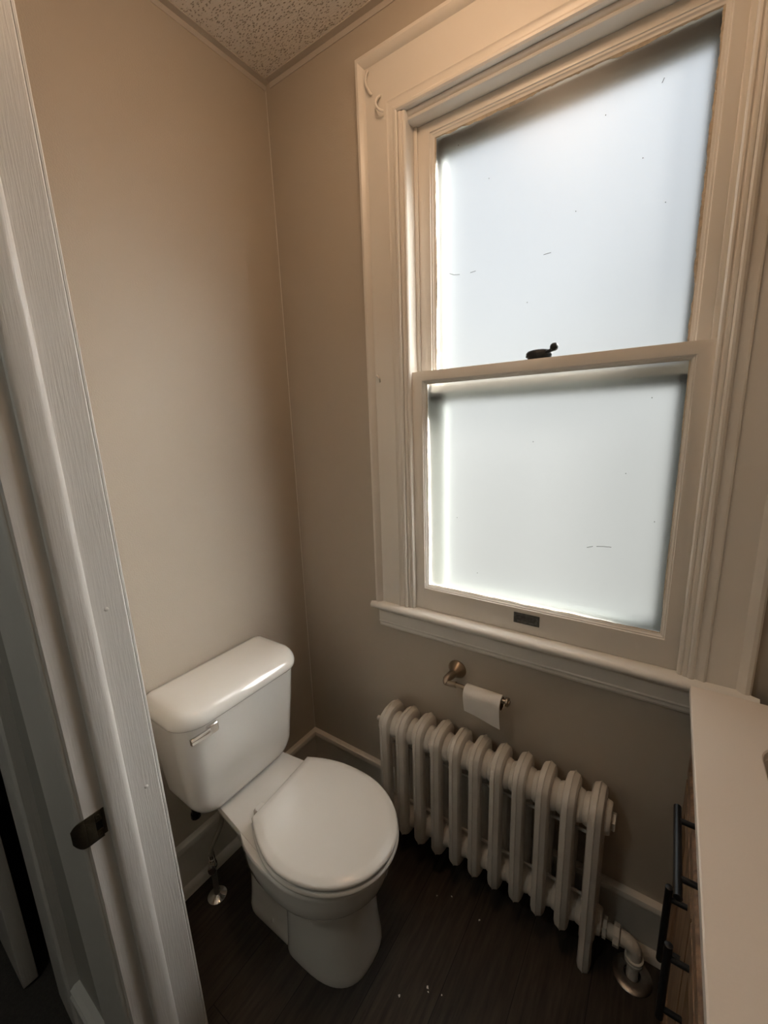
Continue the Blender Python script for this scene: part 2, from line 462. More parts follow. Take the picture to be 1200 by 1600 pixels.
# remains of painted-over curtain hooks on the left casing
def hook(pts, r):
    bm = bmesh.new(); tube(bm, smooth_path(pts, 6), r, 10); return obj('curtain_hook', bm, M['trim'], win, smooth=60)
hook([(.4235, -.018, 2.452), (.4215, -.026, 2.436), (.4235, -.028, 2.415), (.431, -.024, 2.398), (.435, -.019, 2.392)], .0034)
hook([(.462, -.017, 2.380), (.457, -.028, 2.368), (.458, -.034, 2.352), (.468, -.034, 2.338), (.477, -.026, 2.334)], .0034)
hook([(.419, -.017, 1.652), (.425, -.026, 1.648), (.432, -.026, 1.640), (.428, -.018, 1.630)], .0034)

bm = bmesh.new(); box(bm, SX0-.0004, SX0+.001, .0358, .1, WZ0, 1.61); box(bm, SX1-.001, SX1+.0004, .0358, .1, WZ0, 1.61)
obj('track_liner', bm, M['storm'], win)  # thin dark boards added over the jamb, mute its sunlit edge behind glass
bm = bmesh.new()
def ringy(d, y): return [(SX0-.02+d, y, WZ0-.02+d), (SX1+.02-d, y, WZ0-.02+d), (SX1+.02-d, y, 2.345-d), (SX0-.02+d, y, 2.345-d)]
seqf = [ringy(0, .101), ringy(.080, .101), ringy(.080, .125), ringy(0, .125)]
RR = [[bm.verts.new(p) for p in r] for r in seqf]
for i in range(4):
    a, b = RR[i], RR[(i+1) % 4]
    for k in range(4): bm.faces.new((a[k], a[(k+1) % 4], b[(k+1) % 4], b[k]))
box(bm, SX0, SX1, .101, .125, 1.565, 1.625); box(bm, SX0, SX1, .101, .125, 2.245, 2.30)
box(bm, hx0, hx0+.012, .1255, OUT+.01, WZ0-.02, 2.345); box(bm, hx1-.012, hx1, .1255, OUT+.01, WZ0-.02, 2.345)  # dark liners added to mute sunlit strips beside the panes
obj('storm_frame', bm, M['storm'], win)
# outdoors: exterior sill; dark reveal sides are liners added with storm_frame
struct('trim_3', BX(hx0-.02, hx1+.02, .075, .30, WZ0-.07, WZ0-.035), M['storm'])

# ------------------------------------------------------------------ door frame (left side of the doorway) + hall
door = empty('door_1', (XJ, (YF+YH)/2, 0), kind='structure')
def vprof(bm, prof, z0, z1, steps=1):
    rings = []
    for k in range(steps+1):
        z = z0+(z1-z0)*k/steps
        rings.append([(x, shear_y(y, z), z) for x, y in prof])
    return loft(bm, rings)
bm = bmesh.new()
e = .003
vprof(bm, [(XJ-.019, YF-.001), (XJ-e, YF-.001), (XJ, YF-e-.001), (XJ, YH+e), (XJ-e, YH), (XJ-.019, YH)], 0, ZD)
box(bm, XJ-.019, XJ2+.019, YH, YF-.001, ZD, ZD+.019)
vprof(bm, [(XJ2+.019, YF-.001), (XJ2, YF-.001), (XJ2, YH), (XJ2+.019, YH)], 0, ZD)
obj('jamb', bm, M['jamb'], door, smooth=40)
# door stop with a rounded room-side edge
SY0, SY1 = -.926, -.883
bm = bmesh.new()
pr2 = [(XJ, SY1), (XJ+.003, SY1)]
for k in range(9):
    a = k/8*PI/2
    pr2.append((XJ+.003+.0105*math.sin(a), SY1-.014+.014*math.cos(a)))
pr2 += [(XJ+.0125, SY0+.008), (XJ+.0108, SY0+.002), (XJ+.009, SY0), (XJ, SY0)]
vprof(bm, pr2, 0, ZD)
vprof(bm, [(XJ2-(x-XJ), y) for x, y in pr2][::-1], 0, ZD)
obj('stop', bm, M['jamb'], door, smooth=40)
# room-side casing: thin bead line seen edge-on
bm = bmesh.new()
vprof(bm, [(XJ-.003, YF), (XJ-.003, YF+.003), (XJ-.006, YF+.0055), (XJ-.020, YF+.007), (XJ-.090, YF+.012), (XJ-.110, YF+.016), (XJ-.110, YF)], 0, ZD+.11)
cas = obj('casing', bm, M['jamb'], door, smooth=30)
# hall-side casing
bm = bmesh.new()
vprof(bm, [(XJ-.004, YH), (XJ-.004, YH-.002), (XJ-.007, YH-.005), (XJ-.013, YH-.007), (XJ-.030, YH-.010), (XJ-.070, YH-.0155), (XJ-.085, YH-.020), (XJ-.094, YH-.023), (XJ-.1, YH-.019), (XJ-.1, YH)], 0, ZD+.11)
obj('casing', bm, M['jamb'], door, smooth=30)
# strike plate with curved lip, keeper hole and two screws
ZS = .797
sp_root = None
bm = bmesh.new()
t = .0016
def splate(y0, y1, z0, z1):
    box(bm, XJ-.0005, XJ+t, shear_y(y0, ZS), shear_y(y1, ZS), z0, z1)
zs0, zs1 = ZS-.029, ZS+.029
ys0, ys1 = YH+.002, YH+.0335
hy0, hy1, hz0_, hz1_ = YH+.017, YH+.0275, ZS-.010, ZS+.008
splate(ys0, hy0, zs0, zs1); splate(hy1, ys1, zs0+.004, zs1); splate(hy0, hy1, zs0, hz0_); splate(hy0, hy1, hz1_, zs1)
# the lip bends round the jamb edge
rings = []
for k in range(9):
    a = k/8
    y = ys0 - .020*a; x = XJ+t - .010*a*a
    hw = .029*(1-.55*a**3)
    rings.append([(x, shear_y(y, ZS), ZS-hw), (x, shear_y(y, ZS), ZS+hw), (x-t*1.3, shear_y(y, ZS), ZS+hw), (x-t*1.3, shear_y(y, ZS), ZS-hw)])
loft(bm, rings)
strike = obj('strike_plate', bm, M['bronze'], door, bevel=.0005); strike['label'] = 'aged bronze strike plate with curved lip'
for zz in (ZS-.019, ZS+.019):
    bm = bmesh.new()
    lathe(bm, [(0, .0042), (.0008, .0042), (.0014, .003), (.0010, .0015), (.001, .0001)], (XJ+t-.0002, shear_y(YH+.021, ZS), zz), (1, 0, 0), 14)
    obj('screw', bm, M['bronze'], strike, smooth=40)
bm = bmesh.new(); box(bm, XJ-.0004, XJ+.0003, shear_y(hy0, ZS), shear_y(hy1, ZS), hz0_, hz1_)
k_ = obj('keeper_hole_shade', bm, M['dark'], strike)  # flat black plate stands in for the shade inside the hole
# painted nail head on the jamb and on the stop
for (yy, zz, xx) in ((-.8600, 1.193, XJ), (-.853, .806, XJ)):
    bm = bmesh.new(); lathe(bm, [(0, .004), (.001, .0035), (.002, .002), (.0022, .0002)], (xx-.0002, shear_y(yy, zz), zz), (1, 0, 0), 12)
    obj('nail_head', bm, M['jamb'], door, smooth=60)

# the hall behind the camera
HX0, HX1, HY0 = -1.3, XR, -2.6
struct('floor_hall', BX(HX0-.1, HX1, HY0, YH+.06, -.05, -.001), M['carpet'])
struct('ceiling_hall', BX(HX0-.1, HX1, HY0-.1, YF, H, H+.05), M['hall_wall'])
struct('wall_hall_front', BX(HX0-.1, HX1+.12, HY0-.1, HY0, 0, H), M['hall_wall'])
struct('wall_hall_end', BX(HX0-.1, HX0, HY0, YH+.2, 0, H), M['hall_wall'])
HB = -.075                       # far end of this stretch of hall wall
bm = bmesh.new(); box(bm, -.05, -.0005, YH, YF, 0, H)
box(bm, -.95, -.05, YH, YF, 2.06, H); box(bm, HX0, -.95, YH, YF, 0, H)
struct('wall_hall_side', bm, M['hall_wall'])
bm = bmesh.new(); box(bm, -.0004, XJ-.107, YH-.0009, YH-.0001, 0, H)
struct('wall_hall_face', bm, M['hall_wall'])
bm = bmesh.new(); box(bm, HX0, -.0005-.12, YF, YF+.02, -.05, 2.3); box(bm, HX0, -.121, YH+.0605, YF, -.05, -.001)
struct('wall_hall_closet', bm, M['dark'])  # closet shell coloured black so the door gap reads unlit
bm = bmesh.new()
extrude_profile(bm, [(0, 0), (.028, 0), (.029, .02), (.020, .035), (.018, .150), (.023, .165), (.024, .180), (.020, .186), (.021, .198), (.012, .205), (0, .205)],
                lambda a, b: (.135, YH-.001-a, b), lambda a, b: (XJ-.107, YH-.001-a, b))
struct('baseboard_hall', bm, M['jamb'], smooth=30)
# casing of the next doorway along the hall, and its door standing almost closed
bm = bmesh.new()
extrude_profile(bm, [(.134, 0), (.134, .020), (.128, .025), (.118, .026), (.112, .021), (.06, .019), (.0, .017), (-.045, .015), (-.055, .012), (-.055, 0)],
                lambda a, b: (a, YH-.001-b, 0), lambda a, b: (a, YH-.001-b, 2.16))
box(bm, -.066, -.050, YF, YH-.004, 0, 2.06)
struct('trim_5', bm, M['jamb'], smooth=30)
hd = empty('door_2', (-.12, YH-.03, 0), kind='structure')
obj('leaf', BX(-.92, -.135, YH-.068, YH-.034, .008, 2.03), M['jamb'], hd, bevel=.002)
bm = bmesh.new()
tube(bm, [(-.122, YH-.036, .62), (-.122, YH-.036, .70)], .006, 12); box(bm, -.136, -.118, YH-.045, YH-.022, .625, .695)
obj('hinge', bm, M['jamb'], hd, smooth=40)

# ------------------------------------------------------------------ toilet
TX, TY = 0.0, -.452
toilet = empty('toilet', (.36, TY, 0), 'white two-piece toilet with closed round lid standing in the corner', 'toilet')
def ov(xb, xf, b, z, n=48, eb=2.6, ef=2.0, mid=None, ty=TY):
    """egg ring: widest at mid, squarer at the back"""
    if mid is None: mid = xb+(xf-xb)*.52
    out = []
    for k in range(n):
        a = 2*PI*k/n; c, s = math.cos(a), math.sin(a)
        if c >= 0: x = mid+(xf-mid)*abs(c)**(2/ef); y = b*math.copysign(abs(s)**(2/ef), s)
        else: x = mid-(mid-xb)*abs(c)**(2/eb); y = b*math.copysign(abs(s)**(2/eb), s)
        out.append((TX+x, ty+y, z))
    return out
bm = bmesh.new()
loft(bm, [ov(.39, .634, .117, 0, eb=5, ef=2.7, mid=.47), ov(.39, .636, .118, .012, eb=5, ef=2.7, mid=.47), ov(.392, .634, .1165, .030, eb=5, ef=2.7, mid=.47),
          ov(.395, .628, .113, .10, eb=5, ef=2.6, mid=.47), ov(.395, .624, .110, .18, eb=5, ef=2.6, mid=.475),
          ov(.38, .626, .111, .235, eb=4.5, ef=2.5, mid=.48), ov(.33, .630, .117, .262, eb=4, ef=2.3, mid=.48), ov(.28, .644, .140, .280, eb=3, mid=.48),
          ov(.245, .664, .163, .290, eb=2.8, mid=.48), ov(.235, .674, .172, .295, eb=2.7, mid=.48), ov(.232, .678, .1755, .304, eb=2.7, mid=.48),
          ov(.228, .686, .178, .335, eb=2.7, mid=.48), ov(.225, .692, .180, .366, eb=2.7, mid=.48), ov(.225, .693, .1805, .374, eb=2.7, mid=.48), ov(.227, .690, .178, .380, eb=2.7, mid=.48)])
# side waist behind the pedestal (trapway shoulders)
loft(bm, [rrect(.195, .46, TY-.104, TY+.104, 0, .06), rrect(.196, .46, TY-.105, TY+.105, .016, .06), rrect(.202, .46, TY-.099, TY+.099, .026, .045), rrect(.20, .46, TY-.092, TY+.092, .05, .04),
          rrect(.205, .46, TY-.088, TY+.088, .14, .04), rrect(.20, .46, TY-.086, TY+.086, .30, .04)])
# rear deck that carries the tank, flaring into the bowl
def trap(x0, x1, w0, w1, z, r=.03, n=5):
    P = [(x0, -w0), (x1, -w1), (x1, w1), (x0, w0)]; out = []
    for i, p in enumerate(P):
        a, b, c = Vector(P[i-1]), Vector(p), Vector(P[(i+1) % 4])
        u, v = (a-b).normalized()*r, (c-b).normalized()*r
        for k in range(n+1):
            t = k/n; q = (b+u)*(1-t)**2+b*2*t*(1-t)+(b+v)*t*t
            out.append((q.x, TY+q.y, z))
    return out
loft(bm, [trap(.12, .42, .065, .10, .19), trap(.06, .43, .085, .130, .285), trap(.035, .44, .103, .155, .335), trap(.03, .45, .112, .165, .362), trap(.03, .45, .113, .166, .376), trap(.033, .445, .110, .162, .382)])
obj('bowl', bm, M['porcelain'], toilet, smooth=50)
# floor bolt cap pocket on the visible side
bm = bmesh.new(); loft(bm, [[(.330+.009*math.cos(2*PI*k/16)*s, TY-.093+.008*math.sin(2*PI*k/16)*s, z) for k in range(16)] for s, z in ((1, .016), (1, .026), (.8, .034), (.3, .038))])
obj('bolt_cap', bm, M['porcelain'], toilet, smooth=50)
def seat_ring(s, z, grow=0, n=64):
    """outline of a round-front seat lid with a straight hinge edge; s scales about (.48,0)"""
    pts = []
    xb, xf, mid, hb_, hm = .303, .705, .490, .124, .181
    # front half ellipse, from right (+y) round to left (-y)
    for k in range(33):
        a = PI/2-PI*k/32
        pts.append((mid+(xf-mid)*math.cos(a), hm*math.sin(a)))
    # left side back to hinge corner
    for k in range(1, 9):
        t = k/8; pts.append((mid+(xb-mid)*t, -(hm+(hb_-hm)*t**2.0)))
    for k in range(1, 8):
        t = k/8; pts.append((xb, -hb_+2*hb_*t))
    for k in range(0, 8):
        t = 1-k/8; pts.append((mid+(xb-mid)*t, (hm+(hb_-hm)*t**2.0)))
    sk = .05                                   # hinge edge skewed a touch to follow its image corners
    out = []
    for x, y in pts:
        x2, y2 = .50+(x-.50)*s, y*s
        if grow:
            l_ = math.hypot(x-.5, y); x2 += grow*(x-.5)/l_; y2 += grow*y/l_
        w_ = max(0, (.49-x)/.19)
        out.append((TX+x2-.012*w_*(y2/.12), TY+y2+.006*w_, z))
    return out
bm = bmesh.new()
loft(bm, [seat_ring(.985, .386), seat_ring(1, .388, -.002), seat_ring(1, .393, .002), seat_ring(1, .399, .002), seat_ring(.99, .4035), seat_ring(.9, .4035)])
obj('seat', bm, M['seat'], toilet, smooth=45)
bm = bmesh.new()
loft(bm, [seat_ring(.975, .4055), seat_ring(1, .408, -.003), seat_ring(1, .412, -.0005), seat_ring(1, .417, -.0005), seat_ring(1, .4205, -.003), seat_ring(1, .4225, -.007), seat_ring(.90, .4270), seat_ring(.87, .4280), seat_ring(.82, .4284), seat_ring(.4, .4288)])
obj('lid', bm, M['seat'], toilet, smooth=50)
for s in (-1, 1):
    bm = bmesh.new()
    yy = TY-.002+s*.070
    loft(bm, [rrect(.280, .318, yy-.018, yy+.018, .380, .009, 4), rrect(.280, .318, yy-.018, yy+.018, .394, .009, 4), rrect(.285, .318, yy-.014, yy+.014, .402, .008, 4)])
    obj('hinge', bm, M['seat'], toilet, smooth=50)

# tank
TKY = -.473
def tk(hw, xb, xf, z, rf=.06, rb=.02): return rrect(xb, xf, TKY-hw, TKY+hw, z, (rb, rf, rf, rb), 8)
bm = bmesh.new()
rings = []
# rounded lower corners: half width grows from the bottom following a quarter ellipse
for k in range(11):
    a = k/10*PI/2
    hw = .120+.068*math.sin(a); z = .392+.070*(1-math.cos(a))
    rings.append(tk(hw, .035+.0*k, .182+.022*math.sin(a), z, min(.05, .03+.003*k)))
rings += [tk(.196, .033, .210, .54, .055), tk(.203, .03, .217, .62, .058), tk(.208, .028, .223, .70, .06), tk(.2085, .028, .224, .728, .06)]
loft(bm, rings)
tank = obj('tank', bm, M['porcelain'], toilet, smooth=50)
bm = bmesh.new()
loft(bm, [tk(.2115, .024, .230, .720, .07), tk(.2185, .018, .2375, .722, .077), tk(.2210, .016, .2405, .727, .08), tk(.2210, .016, .2405, .736, .08), tk(.2190, .017, .237, .746, .078), tk(.214, .020, .228, .757, .072),
          tk(.206, .024, .214, .7645, .058), tk(.195, .030, .197, .7695, .05), tk(.175, .045, .170, .7725, .04), tk(.13, .08, .13, .7738, .02)])
obj('tank_lid', bm, M['porcelain'], toilet, smooth=60)
# flush lever
bm = bmesh.new()
HZ, HY = .694, -.598
def yzr(x, y0, y1, z0, z1, r): return [(x, a, b) for a, b, _ in rrect(y0, y1, z0, z1, 0, r, 4)]
loft(bm, [yzr(.221, HY-.017, HY+.016, HZ-.015, HZ+.015, .006), yzr(.232, HY-.017, HY+.016, HZ-.015, HZ+.015, .006), yzr(.235, HY-.014, HY+.013, HZ-.012, HZ+.012, .005)])
loft(bm, [[(.238+.005*c, HY-.012-.058*t, HZ+.001+.004*t+(.0105-.002*t)*s_) for c, s_ in ((-1, -1), (.6, -1), (1.2, -.5), (1.2, .4), (.2, 1), (-1, 1))] for t in (0, .25, .5, .75, 1)])
fl = obj('flush_lever', bm, M['chrome'], toilet, smooth=35, bevel=.0012); fl['label'] = 'chrome flush lever'

# water supply: floor flange, riser, stop valve, braided hose
sup = empty('supply_line', (.103, -.589, 0), 'chrome stop valve and braided hose rising from the floor under the toilet tank', 'water supply')
bm = bmesh.new(); lathe(bm, [(0, .030), (.002, .030), (.0045, .027), (.007, .016), (.012, .012), (.013, .010)], (.103, -.589, .0005), (0, 0, 1), 28)
obj('flange', bm, M['chrome'], sup, smooth=40)
bm = bmesh.new(); tube(bm, [(.103, -.589, .005), (.103, -.589, .085), (.103, -.589, .13)], .0085, 16)
obj('riser_pipe', bm, M['dull_chrome'], sup, smooth=40)
bm = bmesh.new()
lathe(bm, [(0, .012), (.004, .0135), (.016, .0135), (.020, .011), (.034, .011), (.036, .0095), (.050, .0095)], (.103, -.589, .118), (0, 0, 1), 18)
lathe(bm, [(0, .008), (.020, .008), (.022, .0095)], (.103, -.589, .138), (.8, -.6, 0), 14)
lathe(bm, [(.0, .007), (.014, .007)], (.103, -.589, .17), (0, 0, 1), 6)
v = obj('stop_valve', bm, M['chrome'], sup, smooth=35)
bm = bmesh.new()
c0 = Vector((.103, -.589, .138))+Vector((.8, -.6, 0))*.022
ax = Vector((.8, -.6, 0)); sd = Vector((.6, .8, 0)); upv = Vector((0, 0, 1))
loft(bm, [[tuple(c0+ax*d+(sd*math.cos(2*PI*k/20)*.012+upv*math.sin(2*PI*k/20)*.019)*s) for k in range(20)] for d, s in ((0, .8), (.002, 1), (.007, 1), (.009, .8))])
obj('valve_handle', bm, M['chrome'], v, smooth=40)
bm = bmesh.new()
hose = smooth_path([(.104, -.591, .168), (.107, -.588, .195), (.112, -.572, .222), (.115, -.553, .250), (.117, -.545, .285), (.116, -.552, .318), (.113, -.575, .338), (.108, -.600, .346), (.104, -.612, .346)], 8)
tube(bm, hose, .0070, 14)
obj('hose', bm, M['braid'], sup, smooth=60)
bm = bmesh.new()
lathe(bm, [(0, .010), (.004, .0145), (.018, .0145), (.020, .011), (.046, .011)], (.103, -.618, .338), (0, .0, 1), 10)
obj('coupling_nut', bm, M['iron'], sup, smooth=30)

# ------------------------------------------------------------------ radiator
RY = -.090
NSEC, RX0, PITCH = 11, .482, .0650
rad = empty('radiator', (.79, RY, 0), 'white painted eleven-section cast iron radiator under the window', 'radiator')
def sec_path():
    top, bot, r = .4850, .112, .0435
    P = []
    for k in range(13):                                    # over the top, front (-y) to back
        a = PI-PI*k/12; c_, s_ = math.cos(a), math.sin(a)
        P.append((RY+r*math.copysign(abs(c_)**.66, c_), top+.0395*abs(s_)**.66))
    for z in (.40, .30, .20): P.append((RY+r, z))
    for k in range(9):
        a = -PI*k/8; P.append((RY+r*math.cos(a), bot+.022*math.sin(a)))
    for z in (.20, .30, .40): P.append((RY-r, z))
    return P
SP = sec_path()
SPROF = [(0, 1.08), (.08, 1.01), (.12, .96), (.78, .72), (.97, .42), (1, .1), (1, -.5), (.75, -.9), (.4, -1), (-.4, -1), (-.75, -.9), (-1, -.5), (-1, .1), (-.97, .42), (-.78, .72), (-.12, .96), (-.08, 1.01)]
def section(x, leg):
    bm = bmesh.new()
    n = len(SP); rings = []
    for i, (y, z) in enumerate(SP):
        a, b = SP[i-1], SP[(i+1) % n]
        t = Vector((0, b[0]-a[0], b[1]-a[1])).normalized()
        nrm = Vector((0, t.z, -t.y))                       # outward in the loop's plane
        c = Vector((RY, 0, 0))
        out = Vector((0, y-RY, z-.30 if (z > .486 or z < .1115) else 0))
        if nrm.dot(out) < 0: nrm = -nrm
        ctr = Vector((x, y, z)); X = Vector((1, 0, 0))
        hw, hd = .0180, .0215
        prof = SPROF
        rings.append([tuple(ctr+X*hw*u+nrm*hd*v) for u, v in prof])
    R = [[bm.verts.new(p) for p in r] for r in rings]; m = len(R[0])
    for i in range(n):
        a, b = R[i], R[(i+1) % n]
        for k in range(m): bm.faces.new((a[k], a[(k+1) % m], b[(k+1) % m], b[k]))
    # hubs where neighbouring sections are joined
    for z, r in ((.474, .0435), (.128, .036)):
        lathe(bm, [(-PITCH/2, r*.86), (-PITCH/2+.003, r*.92), (-.018, r), (.018, r), (PITCH/2-.003, r*.92), (PITCH/2, r*.86)], (x, RY, z), (1, 0, 0), 24)
        loft(bm, [[(x+d, RY+1.02*r*math.cos(2*PI*k/20), z+r*1.05*math.sin(2*PI*k/20)) for k in range(20)] for d in (-.013, .013)])
    if leg:
        for s in (-1, 1):
            cy = RY+s*.0435
            def lr(z, w, d):
                return [(x+w*u, cy+s*v*d, z) for u, v in SPROF]
            loft(bm, [lr(.150, .0172, .0215), lr(.06, .0165, .021), lr(.015, .0175, .0225), lr(.0005, .0155, .020)])
    return bm
for k in range(NSEC):
    obj('section', section(RX0+PITCH*k, k in (0, NSEC-1)), M['radiator'], rad, smooth=27)
XA, XB = RX0, RX0+PITCH*(NSEC-1)
for z in (.398, .186):
    bm = bmesh.new(); tube(bm, [(XA, RY, z), (XB, RY, z)], .0045, 10); obj('tie_rod', bm, M['radiator'], rad, smooth=40)
# end plug, upper right
bm = bmesh.new()
lathe(bm, [(0, .036), (.007, .036), (.009, .028), (.017, .027), (.018, .016)], (XB+.014, RY, .468), (1, 0, 0), 24)
lathe(bm, [(0, .0225), (.012, .0225), (.013, .020)], (XB+.030, RY, .468), (1, 0, 0), 6)
obj('end_plug', bm, M['radiator'], rad, smooth=30)
# bleed valve, upper left
bm = bmesh.new()
lathe(bm, [(0, .030), (.006, .030), (.008, .010), (.014, .009), (.015, .007), (.036, .006), (.037, .0085), (.047, .0085), (.048, .004)], (XA-.014, RY, .468), (-1, 0, 0), 16)
lathe(bm, [(0, .003), (.012, .003)], (XA-.056, RY, .468), (0, 0, -1), 8)
obj('bleed_valve', bm, M['radiator'], rad, smooth=35)
# inlet: bushing, union nut, elbow down into the floor
bm = bmesh.new()
ZL = .112
lathe(bm, [(0, .030), (.010, .030), (.012, .022), (.020, .022)], (XB+.014, RY, ZL+.008), (1, 0, 0), 20)
lathe(bm, [(0, .026), (.009, .026)], (XB+.036, RY, ZL+.004), (1, 0, 0), 8)
tube(bm, [(XB+.03, RY, ZL+.004), (XB+.09, RY+.002, ZL)], .0165, 18)
lathe(bm, [(0, .0275), (.014, .0275), (.016, .023)], (XB+.062, RY, ZL), (1, 0, 0), 8)
obj('union', bm, M['radiator'], rad, smooth=30)
bm = bmesh.new()
ex = 1.246
path = [(XB+.078, RY+.002, ZL)]
for k in range(9):
    a = k/8*PI/2; path.append((ex-.028+.028*math.sin(a), RY+.003, ZL-.028+.028*math.cos(a)))
path.append((ex, RY+.003, .066))
tube(bm, path, .018, 18)
lathe(bm, [(0, .021), (.003, .0225), (.010, .0225), (.012, .020), (.013, .0225), (.019, .0225), (.020, .018)], (ex, RY+.003, .052), (0, 0, 1), 22)
lathe(bm, [(0, .0145), (.055, .0145)], (ex, RY+.003, .0005), (0, 0, 1), 18)
obj('elbow_pipe', bm, M['radiator'], rad, smooth=40)
bm = bmesh.new()
ring_o = [(.020, .0005), (.0485, .0005), (.0485, .002), (.045, .0045), (.024, .0075), (.020, .006)]
R = [[bm.verts.new((ex+r*math.cos(2*PI*k/36), RY+.006+r*math.sin(2*PI*k/36), z)) for k in range(36)] for r, z in ring_o]
for i in range(len(R)):
    a, b = R[i], R[(i+1) % len(R)]
    for k in range(36): bm.faces.new((a[k], a[(k+1) % 36], b[(k+1) % 36], b[k]))
f_ = obj('floor_flange', bm, M['dull_chrome'], rad, smooth=40); f_['label'] = 'dull chrome floor flange'

# ------------------------------------------------------------------ toilet paper holder and roll
hold = empty('toilet_paper_holder', (.688, 0, .700), 'brushed nickel toilet paper holder on the wall under the window sill', 'paper holder')
bm = bmesh.new()
lathe(bm, [(0, .031), (.004, .031), (.007, .0285), (.010, .0265), (.014, .024), (.022, .0175), (.032, .0135)], (.688, -.0002, .701), (0, -1, 0), 28)
obj('mounting_plate', bm, M['nickel'], hold, smooth=40)
bm = bmesh.new()
AX, AY, AZ = .70, -.070, .693
arm = smooth_path([(.688, -.024, .700), (.686, -.048, .702), (.682, -.064, .698), (.684, -.071, .691), (.694, -.0705, .690), (.715, AY, .693)], 6)
tube(bm, arm, [.0135]*7+[.0125]*7+[.0115]*6+[.0095]*(len(arm)-20), 16)
tube(bm, [(.713, AY, .693), (.885, AY, .6935)], .0070, 14)
lathe(bm, [(0, .0085), (.003, .0095)], (.712, AY, .693), (1, 0, 0), 16)
lathe(bm, [(0, .009), (.002, .0135), (.008, .0140), (.010, .012), (.011, .002)], (.872, AY, .6935), (1, 0, 0), 20)
obj('arm', bm, M['nickel'], hold, smooth=40)

roll = empty('toilet_paper_roll', (.805, AY, .69), 'nearly used up white toilet paper roll with a loose end hanging down', 'toilet paper')
RX_0, RX_1 = .748, .862
rz, rr_ = .6826, .0240
bm = bmesh.new()
n = 40
outer = lambda x, r: [(x, AY+r*math.cos(2*PI*k/n), rz+r*math.sin(2*PI*k/n)) for k in range(n)]
Rr = [[bm.verts.new(p) for p in outer(x, r)] for x, r in ((RX_0, .0195), (RX_0, rr_-.001), (RX_0+.001, rr_), (RX_1-.001, rr_), (RX_1, rr_-.001), (RX_1, .0195))]
for i in range(len(Rr)):
    a, b = Rr[i], Rr[(i+1) % len(Rr)]
    for k in range(n): bm.faces.new((a[k], a[(k+1) % n], b[(k+1) % n], b[k]))
obj('paper', bm, M['paper'], roll, smooth=40)
bm = bmesh.new()
Rr = [[bm.verts.new(p) for p in outer(x, r)] for x, r in ((RX_0-.0005, .0180), (RX_0-.0005, .0194), (RX_1+.0005, .0194), (RX_1+.0005, .0180))]
for i in range(len(Rr)):
    a, b = Rr[i], Rr[(i+1) % len(Rr)]
    for k in range(n): bm.faces.new((a[k], a[(k+1) % n], b[(k+1) % n], b[k]))
obj('cardboard_core', bm, M['card'], roll, smooth=40)
# loose sheet: leaves the roll at the front and hangs, a bit longer on the right
bm = bmesh.new()
NU, NV = 12, 14
def sheet(u, v, off):
    x = RX_0+.0005+(RX_1-RX_0-.001)*u
    L_ = .055+.018*u
    if v < .3:
        a = PI/2+PI/2*v/.3; y = AY+(rr_+.0006)*math.cos(a); z = rz+(rr_+.0006)*math.sin(a)
    else:
        t = (v-.3)/.7; y = AY-(rr_+.0006)+.006*t*t+.0015*math.sin(u*5)*t; z = rz-L_*t
    return (x+.004*max(0, v-.3), y-off, z)
for off in (0, .0006):
    g = [[bm.verts.new(sheet(i/NU, j/NV, off)) for j in range(NV+1)] for i in range(NU+1)]
    for i in range(NU):
        for j in range(NV): bm.faces.new((g[i][j], g[i+1][j], g[i+1][j+1], g[i][j+1]))
obj('loose_sheet', bm, M['paper'], roll, smooth=60)

# ------------------------------------------------------------------ vanity
VX, VY0, VY1, VT = 1.3225, -.775, -.055, .883
van = empty('vanity_cabinet', (1.58, (VY0+VY1)/2, 0), 'rustic brown wood vanity cabinet with black bar handles', 'cabinet')
bm = bmesh.new()
box(bm, VX+.004, XR-.02, VY1-.018, VY1, 0, .862); box(bm, VX+.004, XR-.02, VY0, VY0+.018, 0, .862)
box(bm, VX+.06, VX+.075, VY0+.018, VY1-.018, 0, .08)
box(bm, VX+.004, XR-.02, VY0+.018, VY1-.018, .08, .098)
box(bm, XR-.028, XR-.02, VY0+.018, VY1-.018, .098, .862)
box(bm, VX+.004, VX+.022, VY0+.018, VY1-.018, .835, .862)
box(bm, VX+.004, VX+.022, VY0+.018, VY1-.018, .640, .665)
box(bm, VX+.004, VX+.022, VY0+.018, VY0+.05, .098, .862); box(bm, VX+.004, VX+.022, VY1-.05, VY1-.018, .098, .862)
obj('carcass', bm, M['wood'], van, bevel=.0015)
def shaker(y0, y1, z0, z1, fr=.05):
    """framed door: raised frame, sunk panel (front face towards -x)"""
    bm = bmesh.new()
    xf, xb = VX-.016, VX+.003
    def ring(d, x): return [(x, y0+d, z0+d), (x, y1-d, z0+d), (x, y1-d, z1-d), (x, y0+d, z1-d)]
    loft(bm, [ring(0, xb), ring(0, xf+.002), ring(.002, xf), ring(fr, xf), ring(fr+.004, xf+.004), ring(fr+.005, xf+.009)])
    return bm
yc = (VY0+VY1)/2
def bar(name_parent, p, q, posts):
    bm = bmesh.new()
    p, q = Vector(p), Vector(q)
    d = (q-p).normalized(); L_ = (q-p).length
    lathe(bm, [(0, .004), (.001, .0062), (L_-.001, .0062), (L_, .004)], p, d, 18)
    for t in posts:
        c = p+d*t; tube(bm, [tuple(c), (VX-.0155, c.y, c.z)], .0050, 12)
    h = obj('handle', bm, M['black'], name_parent, smooth=40); h['label'] = 'matte black bar handle'
HXB = 1.277
dr = obj('drawer_front', shaker(VY0+.02, VY1-.02, .672, .842, .034), M['wood'], van)
bar(dr, (HXB, -.318, .785), (HXB, -.502, .785), (.032, .148))
ym = -.416
